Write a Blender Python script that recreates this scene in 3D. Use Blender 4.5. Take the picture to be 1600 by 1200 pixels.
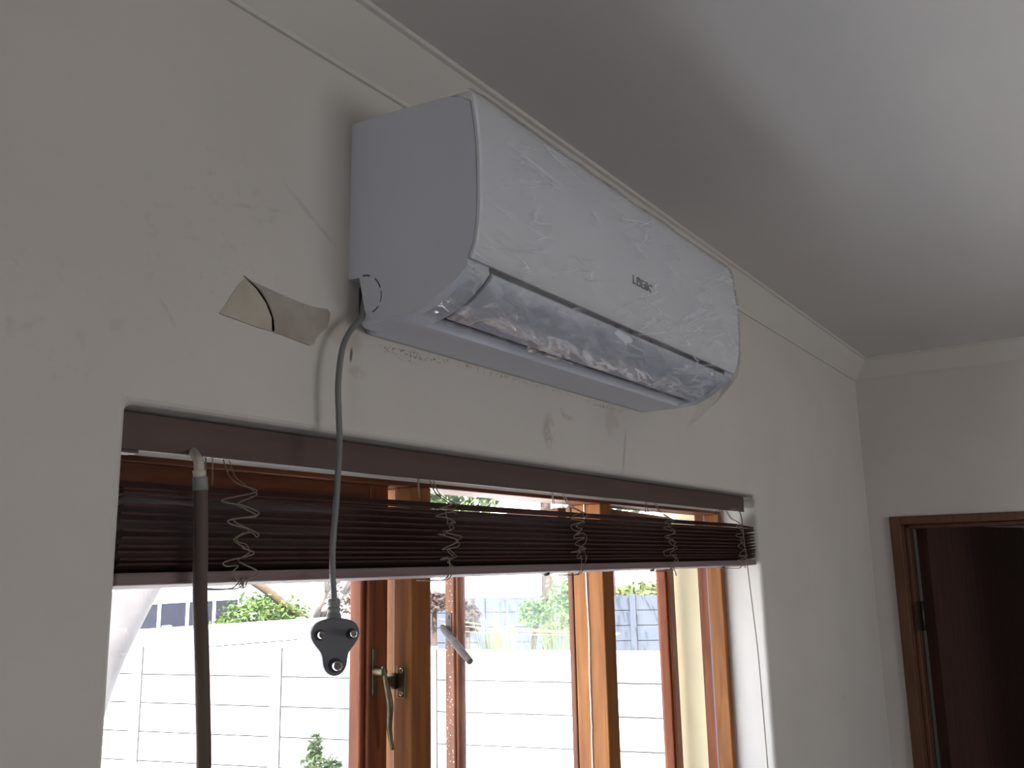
import bpy, bmesh, math, random
from math import sin, cos, pi, radians, sqrt
from mathutils import Vector, Matrix, noise

S = bpy.context.scene
for o in list(bpy.data.objects):
    bpy.data.objects.remove(o)
COL = S.collection
rnd = random.Random(11)

# ------------------------------------------------------------------ camera
yaw, pit, rol, FPX = radians(56.2436), radians(11.208), radians(-1.1607), 1423.74
fw = Vector((sin(yaw) * cos(pit), cos(yaw) * cos(pit), sin(pit)))
rt = Vector((cos(yaw), -sin(yaw), 0))
up = rt.cross(fw)
r2 = rt * cos(rol) + up * sin(rol)
u2 = -rt * sin(rol) + up * cos(rol)
cam_d = bpy.data.cameras.new('camera')
cam = bpy.data.objects.new('camera', cam_d)
COL.objects.link(cam)
M = Matrix((r2, u2, -fw)).transposed().to_4x4()
M.translation = Vector((0, -0.78, 1.75))
cam.matrix_world = M
cam_d.sensor_fit = 'HORIZONTAL'
cam_d.sensor_width = 36.0
cam_d.lens = 36.0 * FPX / 1600.0
cam_d.clip_start = 0.02
cam_d.clip_end = 300
S.camera = cam

# ------------------------------------------------------------------ light
S.view_settings.view_transform = 'Standard'
S.view_settings.look = 'None'
S.view_settings.exposure = 0.53
S.view_settings.gamma = 1.0
S.view_settings.use_curve_mapping = False

W = bpy.data.worlds.new('sky')
S.world = W
W.use_nodes = True
wn, wl = W.node_tree.nodes, W.node_tree.links
bg = wn['Background']
bg.inputs['Strength'].default_value = 4.6
tc = wn.new('ShaderNodeTexCoord')
sx = wn.new('ShaderNodeSeparateXYZ')
rp = wn.new('ShaderNodeValToRGB')
rp.color_ramp.elements[0].position = 0.0
rp.color_ramp.elements[0].color = (1.0, 1.0, 1.0, 1)
rp.color_ramp.elements[1].position = 0.7
rp.color_ramp.elements[1].color = (0.62, 0.78, 1.0, 1)
wl.new(tc.outputs['Generated'], sx.inputs[0])
wl.new(sx.outputs['Z'], rp.inputs[0])
wl.new(rp.outputs[0], bg.inputs['Color'])


def light(name, kind, loc, direction, energy, color=(1, 1, 1), **kw):
    d = bpy.data.lights.new(name, kind)
    d.energy = energy
    d.color = color
    for k, v in kw.items():
        setattr(d, k, v)
    o = bpy.data.objects.new(name, d)
    COL.objects.link(o)
    o.location = loc
    o.rotation_euler = Vector(direction).to_track_quat('-Z', 'Y').to_euler()
    return o


light('sun', 'SUN', (0, 0, 10), (0.62, 0.40, -0.85), 15.0, (1.0, 0.96, 0.9), angle=radians(1.0))
# daylight comes in through the window below the air conditioner, through an unseen window in
# the rear wall and through an added side opening; the passage lamp is added fill
pt = light('window_portal', 'AREA', (1.39, 0.105, 1.36), (0, -1, 0), 1, shape='RECTANGLE', size=1.76, size_y=1.02)
pt.data.cycles.is_portal = True
pt = light('rear_window_portal', 'AREA', (1.45, -4.30, 1.35), (0, 1, 0), 1, shape='RECTANGLE', size=1.5, size_y=1.1)
pt.data.cycles.is_portal = True

pt = light('side_fill_portal', 'AREA', (-2.70, -1.90, 1.35), (1, 0, 0), 1, shape='RECTANGLE', size=0.6, size_y=0.9)  # sky fill through an opening added to brighten the air conditioner's side
pt.data.cycles.is_portal = True
light('passage_fill_lamp', 'AREA', (4.9, -2.3, 1.5), (-0.2, 1, 0.1), 1.3, (0.9, 0.95, 1.0), shape='RECTANGLE', size=0.9, size_y=1.0)  # area lamp added to brighten the passage walls; no window stands there


# ------------------------------------------------------------------ materials
def mat(name, color, rough=0.6, metal=0.0, var=0.0, vscale=6.0, bump=0.0, bscale=60.0, stretch=(1, 1, 1), spec=0.5,
        color2=None, detail=4.0, dist=0.0):
    m = bpy.data.materials.new(name)
    m.use_nodes = True
    n, l = m.node_tree.nodes, m.node_tree.links
    b = n['Principled BSDF']
    b.inputs['Base Color'].default_value = (*color, 1)
    b.inputs['Roughness'].default_value = rough
    b.inputs['Metallic'].default_value = metal
    b.inputs['Specular IOR Level'].default_value = spec
    if var or color2 or bump:
        t = n.new('ShaderNodeTexCoord')
        mp = n.new('ShaderNodeMapping')
        mp.inputs['Scale'].default_value = stretch
        l.new(t.outputs['Object'], mp.inputs[0])
    if var or color2:
        nz = n.new('ShaderNodeTexNoise')
        nz.inputs['Scale'].default_value = vscale
        nz.inputs['Detail'].default_value = detail
        nz.inputs['Distortion'].default_value = dist
        l.new(mp.outputs[0], nz.inputs['Vector'])
        r = n.new('ShaderNodeValToRGB')
        r.color_ramp.elements[0].position = 0.33
        r.color_ramp.elements[1].position = 0.67
        c2 = color2 if color2 else tuple(min(1, c * (1 + var)) for c in color)
        c1 = color if color2 else tuple(c * (1 - var) for c in color)
        r.color_ramp.elements[0].color = (*c1, 1)
        r.color_ramp.elements[1].color = (*c2, 1)
        l.new(nz.outputs['Fac'], r.inputs[0])
        l.new(r.outputs[0], b.inputs['Base Color'])
        m['ramp'] = r.name
    if bump:
        nb = n.new('ShaderNodeTexNoise')
        nb.inputs['Scale'].default_value = bscale
        nb.inputs['Detail'].default_value = 5
        l.new(mp.outputs[0], nb.inputs['Vector'])
        bm_ = n.new('ShaderNodeBump')
        bm_.inputs['Strength'].default_value = bump
        bm_.inputs['Distance'].default_value = 0.004
        l.new(nb.outputs['Fac'], bm_.inputs['Height'])
        l.new(bm_.outputs[0], b.inputs['Normal'])
    return m


def glassy(name, gloss=0.06, haze=0.0, rough=0.0, tint=(1, 1, 1), haze_col=(0.8, 0.82, 0.85), bump=0.0, bscale=80,
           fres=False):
    m = bpy.data.materials.new(name)
    m.use_nodes = True
    n, l = m.node_tree.nodes, m.node_tree.links
    n.remove(n['Principled BSDF'])
    out = n['Material Output']
    tr = n.new('ShaderNodeBsdfTransparent')
    tr.inputs[0].default_value = (*tint, 1)
    gl = n.new('ShaderNodeBsdfGlossy')
    gl.inputs['Roughness'].default_value = rough
    mx = n.new('ShaderNodeMixShader')
    mx.inputs[0].default_value = gloss
    if fres:
        lw = n.new('ShaderNodeLayerWeight')
        lw.inputs[0].default_value = 0.35
        mr = n.new('ShaderNodeMapRange')
        mr.inputs['To Min'].default_value = gloss
        mr.inputs['To Max'].default_value = min(1, gloss * 4)
        l.new(lw.outputs['Fresnel'], mr.inputs[0])
        l.new(mr.outputs[0], mx.inputs[0])
    l.new(tr.outputs[0], mx.inputs[1])
    l.new(gl.outputs[0], mx.inputs[2])
    last = mx
    if bump:
        t = n.new('ShaderNodeTexCoord')
        nb = n.new('ShaderNodeTexNoise')
        nb.inputs['Scale'].default_value = bscale
        nb.inputs['Detail'].default_value = 3
        nb.inputs['Distortion'].default_value = 1.2
        l.new(t.outputs['Object'], nb.inputs['Vector'])
        bp = n.new('ShaderNodeBump')
        bp.inputs['Strength'].default_value = bump
        bp.inputs['Distance'].default_value = 0.003
        l.new(nb.outputs['Fac'], bp.inputs['Height'])
        l.new(bp.outputs[0], gl.inputs['Normal'])
    if haze:
        df = n.new('ShaderNodeBsdfDiffuse')  # white diffuse share that paints haze onto the surface
        df.inputs[0].default_value = (*haze_col, 1)
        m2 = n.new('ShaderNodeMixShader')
        m2.inputs[0].default_value = haze
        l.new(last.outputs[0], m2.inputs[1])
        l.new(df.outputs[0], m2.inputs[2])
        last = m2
    l.new(last.outputs[0], out.inputs['Surface'])
    return m


def add_stains(m, stains):
    """dirt marks at fixed places on a wall: (x, z, half length, half height, tilt, colour, strength, noise scale, threshold)"""
    n, l = m.node_tree.nodes, m.node_tree.links
    b = n['Principled BSDF']
    cur = b.inputs['Base Color'].links[0].from_socket
    t = n.new('ShaderNodeTexCoord')
    for (x, z, hx, hz, a, colr, st, ns, th) in stains:
        mp = n.new('ShaderNodeMapping')
        mp.vector_type = 'TEXTURE'
        mp.inputs['Location'].default_value = (x, 0, z)
        mp.inputs['Rotation'].default_value = (0, a, 0)
        mp.inputs['Scale'].default_value = (hx, 1.0, hz)
        l.new(t.outputs['Object'], mp.inputs[0])
        g = n.new('ShaderNodeTexGradient')
        g.gradient_type = 'SPHERICAL'
        l.new(mp.outputs[0], g.inputs[0])
        nz = n.new('ShaderNodeTexNoise')
        nz.inputs['Scale'].default_value = ns
        nz.inputs['Detail'].default_value = 6
        nz.inputs['Roughness'].default_value = 0.65
        l.new(t.outputs['Object'], nz.inputs['Vector'])
        mr = n.new('ShaderNodeMapRange')
        mr.inputs['From Min'].default_value = th
        mr.inputs['From Max'].default_value = th + 0.12
        l.new(nz.outputs['Fac'], mr.inputs[0])
        g2 = n.new('ShaderNodeMapRange')
        g2.inputs['From Max'].default_value = 0.45
        l.new(g.outputs['Fac'], g2.inputs[0])
        mu = n.new('ShaderNodeMath')
        mu.operation = 'MULTIPLY'
        l.new(mr.outputs[0], mu.inputs[0])
        l.new(g2.outputs[0], mu.inputs[1])
        mu2 = n.new('ShaderNodeMath')
        mu2.operation = 'MULTIPLY'
        mu2.inputs[1].default_value = st
        l.new(mu.outputs[0], mu2.inputs[0])
        mx = n.new('ShaderNodeMix')
        mx.data_type = 'RGBA'
        mx.inputs['B'].default_value = (*colr, 1)
        l.new(mu2.outputs[0], mx.inputs['Factor'])
        l.new(cur, mx.inputs['A'])
        cur = mx.outputs['Result']
    l.new(cur, b.inputs['Base Color'])


WALLC = (0.60, 0.565, 0.525)
m_wall_window = mat('wall_paint_scuffed', WALLC, 0.85, var=0.035, vscale=3.5, bump=0.18, bscale=28)
add_stains(m_wall_window, [
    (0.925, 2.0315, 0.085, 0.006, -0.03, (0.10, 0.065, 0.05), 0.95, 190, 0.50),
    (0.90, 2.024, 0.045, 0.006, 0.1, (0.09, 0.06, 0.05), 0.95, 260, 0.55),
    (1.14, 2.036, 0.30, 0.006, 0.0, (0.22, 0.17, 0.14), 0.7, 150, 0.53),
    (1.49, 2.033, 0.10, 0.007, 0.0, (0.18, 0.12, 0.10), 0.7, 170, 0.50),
    (1.545, 1.955, 0.006, 0.055, 0.25, (0.30, 0.26, 0.24), 0.45, 20, 0.30),
    (1.50, 2.005, 0.035, 0.035, 0.0, (0.44, 0.38, 0.33), 0.45, 12, 0.42),
    (1.272, 1.965, 0.022, 0.035, 0.2, (0.40, 0.34, 0.32), 0.7, 40, 0.42),
    (1.33, 2.00, 0.03, 0.010, 0.2, (0.40, 0.34, 0.32), 0.6, 60, 0.45),
    (0.79, 2.035, 0.045, 0.022, 0.3, (0.47, 0.40, 0.34), 0.6, 14, 0.35),
    (0.59, 2.11, 0.13, 0.12, 0.0, (0.44, 0.39, 0.35), 0.4, 45, 0.56),
    (0.735, 2.17, 0.06, 0.004, 0.55, (0.30, 0.27, 0.25), 0.3, 30, 0.38),
    (0.66, 2.155, 0.05, 0.0035, -0.2, (0.32, 0.28, 0.26), 0.25, 30, 0.40),
    (0.55, 2.00, 0.05, 0.003, 0.9, (0.34, 0.30, 0.28), 0.2, 35, 0.45),
    (0.42, 1.98, 0.12, 0.08, 0.0, (0.46, 0.41, 0.37), 0.35, 40, 0.55),
    (0.808, 2.01, 0.003, 0.012, 0.1, (0.12, 0.09, 0.08), 0.9, 10, 0.2),
    (0.82, 1.99, 0.02, 0.010, 0.0, (0.45, 0.36, 0.33), 0.5, 60, 0.42),
    (2.9, 1.35, 0.05, 0.03, 0.0, (0.38, 0.33, 0.30), 0.4, 40, 0.5),
])
m_wall = mat('wall_paint', WALLC, 0.85, var=0.03, vscale=3, bump=0.15, bscale=28)
m_wall_rear = mat('rear_wall_darkened', (0.33, 0.29, 0.26), 0.85, var=0.03, vscale=3)  # unseen rear wall made darker to cut light bounced into the room
m_ceil = mat('ceiling_paint', (0.63, 0.605, 0.585), 0.9, var=0.02, vscale=2, bump=0.06, bscale=20)
m_trim = mat('cornice_paint', (0.61, 0.58, 0.54), 0.8, var=0.02, vscale=4)
m_floor = mat('floor_tiles', (0.27, 0.25, 0.25), 0.5, var=0.08, vscale=3)
m_ac = mat('white_plastic', (0.67, 0.70, 0.79), 0.38, var=0.01, vscale=5, bump=0.05, bscale=400)
m_ac_panel = mat('front_panel_plastic', (0.74, 0.755, 0.80), 0.34)
m_flap = mat('glossy_plastic', (0.74, 0.76, 0.85), 0.22)
m_dark = mat('dark_shade_and_parts', (0.035, 0.035, 0.045), 0.7)  # dark parts, plus shade of outlet, notch and recesses put into colour
m_logo = mat('grey_print', (0.05, 0.05, 0.06), 0.5)
m_film = glassy('cling_film', gloss=0.15, haze=0.05, rough=0.045, bump=0.3, bscale=30, fres=True)
_n, _l = m_film.node_tree.nodes, m_film.node_tree.links
_t = _n.new('ShaderNodeTexCoord')
_m = _n.new('ShaderNodeMapping')
_m.vector_type = 'TEXTURE'
_m.inputs['Rotation'].default_value = (0, radians(-12), 0)
_m.inputs['Scale'].default_value = (6, 1, 1)
_r = _n.new('ShaderNodeTexNoise')
_r.noise_type = 'RIDGED_MULTIFRACTAL'
_r.inputs['Scale'].default_value = 16
_r.inputs['Detail'].default_value = 5
_r.inputs['Distortion'].default_value = 0.5
_l.new(_t.outputs['Object'], _m.inputs[0])
_l.new(_m.outputs[0], _r.inputs['Vector'])
_b = [k for k in _n if k.type == 'BUMP'][0]
_b2 = _n.new('ShaderNodeBump')
_b2.inputs['Strength'].default_value = 0.35
_b2.inputs['Distance'].default_value = 0.004
_l.new(_r.outputs['Fac'], _b2.inputs['Height'])
_l.new(_b.outputs[0], _b2.inputs['Normal'])
_fac = None  # crease highlights painted into the film as white diffuse lines
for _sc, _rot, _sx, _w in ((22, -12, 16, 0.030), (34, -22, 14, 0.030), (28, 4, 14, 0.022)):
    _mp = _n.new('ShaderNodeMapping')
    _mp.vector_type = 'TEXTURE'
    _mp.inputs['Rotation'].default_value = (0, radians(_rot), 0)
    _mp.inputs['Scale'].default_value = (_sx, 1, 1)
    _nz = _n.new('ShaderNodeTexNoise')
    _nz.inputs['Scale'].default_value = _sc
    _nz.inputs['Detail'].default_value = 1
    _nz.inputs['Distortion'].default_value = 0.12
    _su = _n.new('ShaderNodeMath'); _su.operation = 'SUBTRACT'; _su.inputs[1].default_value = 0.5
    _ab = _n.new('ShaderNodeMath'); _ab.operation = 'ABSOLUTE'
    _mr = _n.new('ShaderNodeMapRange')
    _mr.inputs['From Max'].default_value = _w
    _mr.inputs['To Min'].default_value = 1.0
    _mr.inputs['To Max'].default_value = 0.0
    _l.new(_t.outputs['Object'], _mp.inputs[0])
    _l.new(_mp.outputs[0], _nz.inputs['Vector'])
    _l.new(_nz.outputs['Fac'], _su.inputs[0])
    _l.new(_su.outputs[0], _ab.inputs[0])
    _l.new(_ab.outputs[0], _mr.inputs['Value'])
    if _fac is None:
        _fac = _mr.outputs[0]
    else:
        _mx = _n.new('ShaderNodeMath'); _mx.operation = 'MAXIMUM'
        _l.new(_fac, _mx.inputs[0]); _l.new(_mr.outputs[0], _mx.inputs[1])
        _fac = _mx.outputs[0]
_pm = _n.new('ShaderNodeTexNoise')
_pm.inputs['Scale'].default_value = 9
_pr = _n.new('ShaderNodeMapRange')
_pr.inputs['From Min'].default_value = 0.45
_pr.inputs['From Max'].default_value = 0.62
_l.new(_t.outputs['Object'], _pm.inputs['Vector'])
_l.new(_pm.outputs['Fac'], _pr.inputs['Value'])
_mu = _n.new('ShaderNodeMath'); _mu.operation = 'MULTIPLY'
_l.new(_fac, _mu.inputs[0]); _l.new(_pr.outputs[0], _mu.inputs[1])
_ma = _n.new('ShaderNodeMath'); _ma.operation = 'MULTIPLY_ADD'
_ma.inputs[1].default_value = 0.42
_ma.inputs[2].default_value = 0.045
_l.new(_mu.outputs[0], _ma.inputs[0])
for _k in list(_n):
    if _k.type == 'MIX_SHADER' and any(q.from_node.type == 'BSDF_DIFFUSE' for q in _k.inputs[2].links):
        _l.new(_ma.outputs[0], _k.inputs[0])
for _k in _n:
    if _k.type in ('BSDF_GLOSSY', 'BSDF_DIFFUSE'):
        _l.new(_b2.outputs[0], _k.inputs['Normal'])
m_cord = mat('grey_cable', (0.160, 0.172, 0.172), 0.5, var=0.05, vscale=20)
m_plug = mat('grey_plug', (0.135, 0.135, 0.15), 0.55, bump=0.05, bscale=300)
m_plug2 = mat('light_grey_rubber', (0.22, 0.235, 0.225), 0.55)
m_pin = mat('nickel', (0.75, 0.70, 0.70), 0.18, metal=1.0)
m_slat = mat('brown_blind_slat', (0.066, 0.036, 0.031), 0.7, var=0.15, vscale=5, stretch=(0.6, 20, 20), spec=0.02)
m_rail = mat('brown_head_rail', (0.083, 0.050, 0.040), 0.55, var=0.08, vscale=6, stretch=(0.5, 20, 20), bump=0.06, bscale=30)
m_brail = mat('brown_bottom_rail', (0.20, 0.145, 0.145), 0.7, var=0.08, vscale=6, stretch=(0.5, 20, 20), spec=0.2)
m_string = mat('blind_string', (0.20, 0.155, 0.12), 0.8)
m_wand = mat('brown_wood_wand', (0.080, 0.053, 0.042), 0.65, var=0.2, vscale=14, stretch=(3, 3, 0.5))
m_metal = mat('clear_plastic_hook', (0.90, 0.84, 0.72), 0.25)
m_metal.node_tree.nodes['Principled BSDF'].inputs['Transmission Weight'].default_value = 0.45
m_brass = mat('aged_brass', (0.105, 0.082, 0.048), 0.45, metal=0.85, var=0.2, vscale=60)
m_bright_brass = mat('bright_brass', (0.95, 0.78, 0.38), 0.25, metal=1.0)
m_wood = mat('meranti_wood', (0.179, 0.059, 0.014), 0.45, color2=(0.274, 0.103, 0.023), vscale=9, stretch=(7, 7, 0.6), spec=0.2, bump=0.08, bscale=60, dist=0.6)
m_wood_red = mat('red_meranti_wood', (0.125, 0.030, 0.010), 0.45, color2=(0.215, 0.060, 0.020), vscale=9, stretch=(7, 7, 0.6), spec=0.2, bump=0.08, bscale=60, dist=0.6)
m_wood_h = mat('meranti_wood_rail', (0.091, 0.026, 0.011), 0.45, color2=(0.147, 0.049, 0.020), vscale=9, stretch=(0.6, 7, 7), spec=0.2, bump=0.08, bscale=60, dist=0.6)
m_wood_old = mat('weathered_wood', (0.070, 0.024, 0.011), 0.7, color2=(0.125, 0.045, 0.022), vscale=12, stretch=(5, 5, 0.8), spec=0.2, bump=0.15, bscale=80)
m_doorframe = mat('door_frame_wood', (0.087, 0.031, 0.013), 0.5, color2=(0.137, 0.054, 0.022), vscale=9, stretch=(7, 7, 0.6))
m_door = mat('dark_door_veneer', (0.050, 0.022, 0.018), 0.8, spec=0.15, color2=(0.072, 0.033, 0.026), vscale=14, stretch=(9, 9, 0.35))
m_pane = glassy('window_glass', gloss=0.05, haze=0.008)
m_pane_hazy = glassy('hazy_window_glass', gloss=0.02, haze=0.012)
m_putty = mat('cream_putty', (0.75, 0.68, 0.62), 0.8)
m_strip = mat('grey_weather_strip', (0.16, 0.15, 0.18), 0.5)
m_cream = mat('cream_plaster', (0.774, 0.684, 0.450), 0.9, var=0.03, vscale=8, bump=0.1)
m_tape = mat('old_masking_tape', (0.38, 0.34, 0.27), 0.75, color2=(0.53, 0.49, 0.40), vscale=14, bump=0.15, bscale=60)
m_tape2 = mat('stained_masking_tape', (0.29, 0.245, 0.21), 0.75, color2=(0.43, 0.385, 0.34), vscale=16, bump=0.15, bscale=60)
m_tape_edge = mat('tape_fold', (0.22, 0.175, 0.14), 0.8)
m_ground = mat('pale_paving', (0.72, 0.70, 0.66), 0.9, var=0.08, vscale=1.5)
m_leaf = mat('leaf_green', (0.040, 0.091, 0.010), 0.6, color2=(0.106, 0.156, 0.030), vscale=3)
m_leaf_pale = mat('leaf_pale_green', (0.045, 0.115, 0.025), 0.6, color2=(0.11, 0.20, 0.055), vscale=3)
m_leaf_yel = mat('leaf_yellow_green', (0.069, 0.102, 0.020), 0.6, color2=(0.147, 0.157, 0.059), vscale=5)
m_leaf_dark = mat('leaf_dark', (0.020, 0.038, 0.013), 0.7, color2=(0.054, 0.085, 0.027), vscale=3)
m_twig = mat('dry_twig', (0.119, 0.079, 0.050), 0.9, var=0.2, vscale=10)
m_bark = mat('pale_bark', (0.168, 0.139, 0.122), 0.9, var=0.2, vscale=6, stretch=(1, 1, 0.4))
m_bark_pale = mat('silvery_bark', (0.105, 0.095, 0.095), 0.9, var=0.2, vscale=3)
m_bark_dark = mat('dark_bark', (0.054, 0.034, 0.027), 0.9, var=0.2, vscale=6)
m_rope = mat('yellow_rope', (0.255, 0.216, 0.075), 0.7)
m_fence_dark = mat('dark_fence_panel', (0.025, 0.025, 0.041), 0.7, var=0.15, vscale=3)
m_white = mat('white_painted_metal', (0.8, 0.8, 0.82), 0.6)
m_houses = mat('white_house_wall', (0.468, 0.468, 0.480), 0.9)
m_roof = mat('grey_roof', (0.30, 0.25, 0.25), 0.9)
m_blue = mat('blue_sheet', (0.12, 0.35, 0.62), 0.7)
m_ext = mat('house_outside_plaster', (0.80, 0.76, 0.66), 0.9)


def concrete_mat(name, c, groove=0.0):
    """painted precast panels: a joint every 0.35 m of height, blotchy weathering under the coping"""
    m = mat(name, c, 0.9, var=0.05, vscale=2.2, bump=0.1, bscale=10)
    add_noise_dirt(m)
    return m


def add_noise_dirt(m):
    n, l = m.node_tree.nodes, m.node_tree.links
    b = n['Principled BSDF']
    cur = b.inputs['Base Color'].links[0].from_socket
    t = n.new('ShaderNodeTexCoord')
    nz = n.new('ShaderNodeTexNoise')
    nz.inputs['Scale'].default_value = 6
    nz.inputs['Detail'].default_value = 8
    nz.inputs['Roughness'].default_value = 0.7
    l.new(t.outputs['Object'], nz.inputs['Vector'])
    mr = n.new('ShaderNodeMapRange')
    mr.inputs['From Min'].default_value = 0.58
    mr.inputs['From Max'].default_value = 0.72
    mr.inputs['To Max'].default_value = 0.85
    l.new(nz.outputs['Fac'], mr.inputs[0])
    mx = n.new('ShaderNodeMix')
    mx.data_type = 'RGBA'
    mx.inputs['B'].default_value = (0.09, 0.085, 0.08, 1)
    l.new(mr.outputs[0], mx.inputs['Factor'])
    l.new(cur, mx.inputs['A'])
    l.new(mx.outputs['Result'], b.inputs['Base Color'])


m_conc = concrete_mat('white_precast_concrete', (0.588, 0.574, 0.567))
m_joint_shade = mat('joint_and_post_shade', (0.034, 0.032, 0.032), 0.95)  # dark joints, and the shading painted along the post edges
m_conc_shade = mat('shade_blue_precast_concrete', (0.062, 0.073, 0.095), 0.9, var=0.05, vscale=2)  # bluish shade on the far wall, put into its base colour


# ------------------------------------------------------------------ helpers
def tag(o, label=None, cat=None, group=None, kind=None):
    if label: o['label'] = label
    if cat: o['category'] = cat
    if group: o['group'] = group
    if kind: o['kind'] = kind
    return o


def empty(name, loc=(0, 0, 0)):
    o = bpy.data.objects.new(name, None)
    o.empty_display_size = 0.05
    o.location = loc
    COL.objects.link(o)
    return o


def obj(name, bm, m, parent=None, smooth=False, bevel=0.0, seg=2, origin=None):
    """link bm (world coordinates) as one mesh object; origin moves its pivot there"""
    bmesh.ops.recalc_face_normals(bm, faces=bm.faces)
    me = bpy.data.meshes.new(name)
    off = Vector(origin) if origin is not None else Vector((0, 0, 0))
    if origin is not None:
        bmesh.ops.translate(bm, verts=bm.verts, vec=-off)
    bm.to_mesh(me)
    bm.free()
    ms = m if isinstance(m, (list, tuple)) else [m]
    for k in ms:
        me.materials.append(k)
    if smooth:
        for p in me.polygons:
            p.use_smooth = True
    o = bpy.data.objects.new(name, me)
    COL.objects.link(o)
    if parent is not None:
        # every parent pivot sits unrotated, so a child offset is a plain difference
        o.parent = parent
        o.location = off - world_loc(parent)
    else:
        o.location = off
    if bevel:
        b = o.modifiers.new('bevel', 'BEVEL')
        b.width = bevel
        b.segments = seg
        b.limit_method = 'ANGLE'
        b.angle_limit = radians(40)
        if smooth:
            b.harden_normals = False
    return o


def world_loc(o):
    v = Vector(o.location)
    while o.parent:
        o = o.parent
        v = v + Vector(o.location)
    return v


def box(bm, x0, x1, y0, y1, z0, z1, mi=0):
    vs = [bm.verts.new(p) for p in ((x0, y0, z0), (x1, y0, z0), (x1, y1, z0), (x0, y1, z0),
                                    (x0, y0, z1), (x1, y0, z1), (x1, y1, z1), (x0, y1, z1))]
    for f in ((0, 3, 2, 1), (4, 5, 6, 7), (0, 1, 5, 4), (1, 2, 6, 5), (2, 3, 7, 6), (3, 0, 4, 7)):
        bm.faces.new([vs[i] for i in f]).material_index = mi
    return vs


def boxm(*a):
    bm = bmesh.new()
    box(bm, *a)
    return bm


def obox(bm, origin, ax, ay, az, lx, ly, lz, mi=0):
    """box from a corner-centre origin along three unit axes, each (lo, hi)"""
    o = Vector(origin)
    ax, ay, az = Vector(ax), Vector(ay), Vector(az)
    v = [bm.verts.new(o + ax * x + ay * y + az * z) for z in lz for (x, y) in
         ((lx[0], ly[0]), (lx[1], ly[0]), (lx[1], ly[1]), (lx[0], ly[1]))]
    for f in ((0, 3, 2, 1), (4, 5, 6, 7), (0, 1, 5, 4), (1, 2, 6, 5), (2, 3, 7, 6), (3, 0, 4, 7)):
        bm.faces.new([v[i] for i in f]).material_index = mi


def smooth_path(pts, n=8):
    pts = [Vector(p) for p in pts]
    if len(pts) < 3:
        return pts
    out = []
    for i in range(len(pts) - 1):
        p0 = pts[max(i - 1, 0)]
        p1, p2 = pts[i], pts[i + 1]
        p3 = pts[min(i + 2, len(pts) - 1)]
        for k in range(n):
            t = k / n
            out.append(0.5 * ((2 * p1) + (p2 - p0) * t + (2 * p0 - 5 * p1 + 4 * p2 - p3) * t * t +
                              (-p0 + 3 * p1 - 3 * p2 + p3) * t ** 3))
    out.append(pts[-1])
    return out


def tube(bm, pts, r, seg=8, mi=0, caps=True):
    pts = [Vector(p) for p in pts]
    n = len(pts)
    rs = r if isinstance(r, (list, tuple)) else [r] * n
    ref = None
    rings = []
    for i, p in enumerate(pts):
        t = (pts[min(i + 1, n - 1)] - pts[max(i - 1, 0)])
        if t.length < 1e-9:
            t = Vector((0, 0, 1))
        t.normalize()
        if ref is None:
            ref = t.orthogonal().normalized()
        ref = (ref - t * ref.dot(t))
        if ref.length < 1e-6:
            ref = t.orthogonal()
        ref.normalize()
        b = t.cross(ref)
        rings.append([bm.verts.new(p + (ref * cos(2 * pi * k / seg) + b * sin(2 * pi * k / seg)) * rs[i]) for k in range(seg)])
    for i in range(n - 1):
        for k in range(seg):
            f = bm.faces.new((rings[i][k], rings[i][(k + 1) % seg], rings[i + 1][(k + 1) % seg], rings[i + 1][k]))
            f.material_index = mi
            f.smooth = True
    if caps:
        bm.faces.new(rings[0][::-1]).material_index = mi
        bm.faces.new(rings[-1]).material_index = mi


def tubem(pts, r, seg=8):
    bm = bmesh.new()
    tube(bm, pts, r, seg)
    return bm


def prism_x(bm, prof, x0, x1, mi=0):
    """closed (y,z) outline swept along x"""
    a = [bm.verts.new((x0, y, z)) for y, z in prof]
    b = [bm.verts.new((x1, y, z)) for y, z in prof]
    n = len(prof)
    for i in range(n):
        bm.faces.new((a[i], a[(i + 1) % n], b[(i + 1) % n], b[i])).material_index = mi
    bm.faces.new(a[::-1]).material_index = mi
    bm.faces.new(b).material_index = mi


# ------------------------------------------------------------------ room shell
XL, XR, YB, ZF, ZC = -2.6, 3.44, -4.2, -0.13, 2.456
WX0, WX1, WZ0, WZ1 = 0.508, 2.272, 0.86, 1.909      # window recess
WT = 0.245                                           # wall thickness at the window


def wall_with_hole(axis, plane, u0, u1, v0, v1, hu0, hu1, hv0, hv1, thick):
    """axis 'y': faces lie in x,z at y=plane and the wall extends to plane+thick; 'x' the same with y,z"""
    bm = bmesh.new()

    def V(u, v, d):
        return bm.verts.new((u, plane + d, v) if axis == 'y' else (plane + d, u, v))
    us, vs = [u0, hu0, hu1, u1], [v0, hv0, hv1, v1]
    g = {}
    for d in (0, thick):
        for i in range(4):
            for j in range(4):
                g[d, i, j] = V(us[i], vs[j], d)
    for d in (0, thick):
        for i in range(3):
            for j in range(3):
                if i == 1 and j == 1: continue
                bm.faces.new((g[d, i, j], g[d, i + 1, j], g[d, i + 1, j + 1], g[d, i, j + 1]))
    for (a, b) in (((1, 1), (2, 1)), ((2, 1), (2, 2)), ((2, 2), (1, 2)), ((1, 2), (1, 1))):
        bm.faces.new((g[0, *a], g[0, *b], g[thick, *b], g[thick, *a]))
    for k in range(3):
        for (a, b) in (((k, 0), (k + 1, 0)), ((k, 3), (k + 1, 3)), ((0, k), (0, k + 1)), ((3, k), (3, k + 1))):
            bm.faces.new((g[0, *a], g[0, *b], g[thick, *b], g[thick, *a]))
    return bm, g


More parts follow.
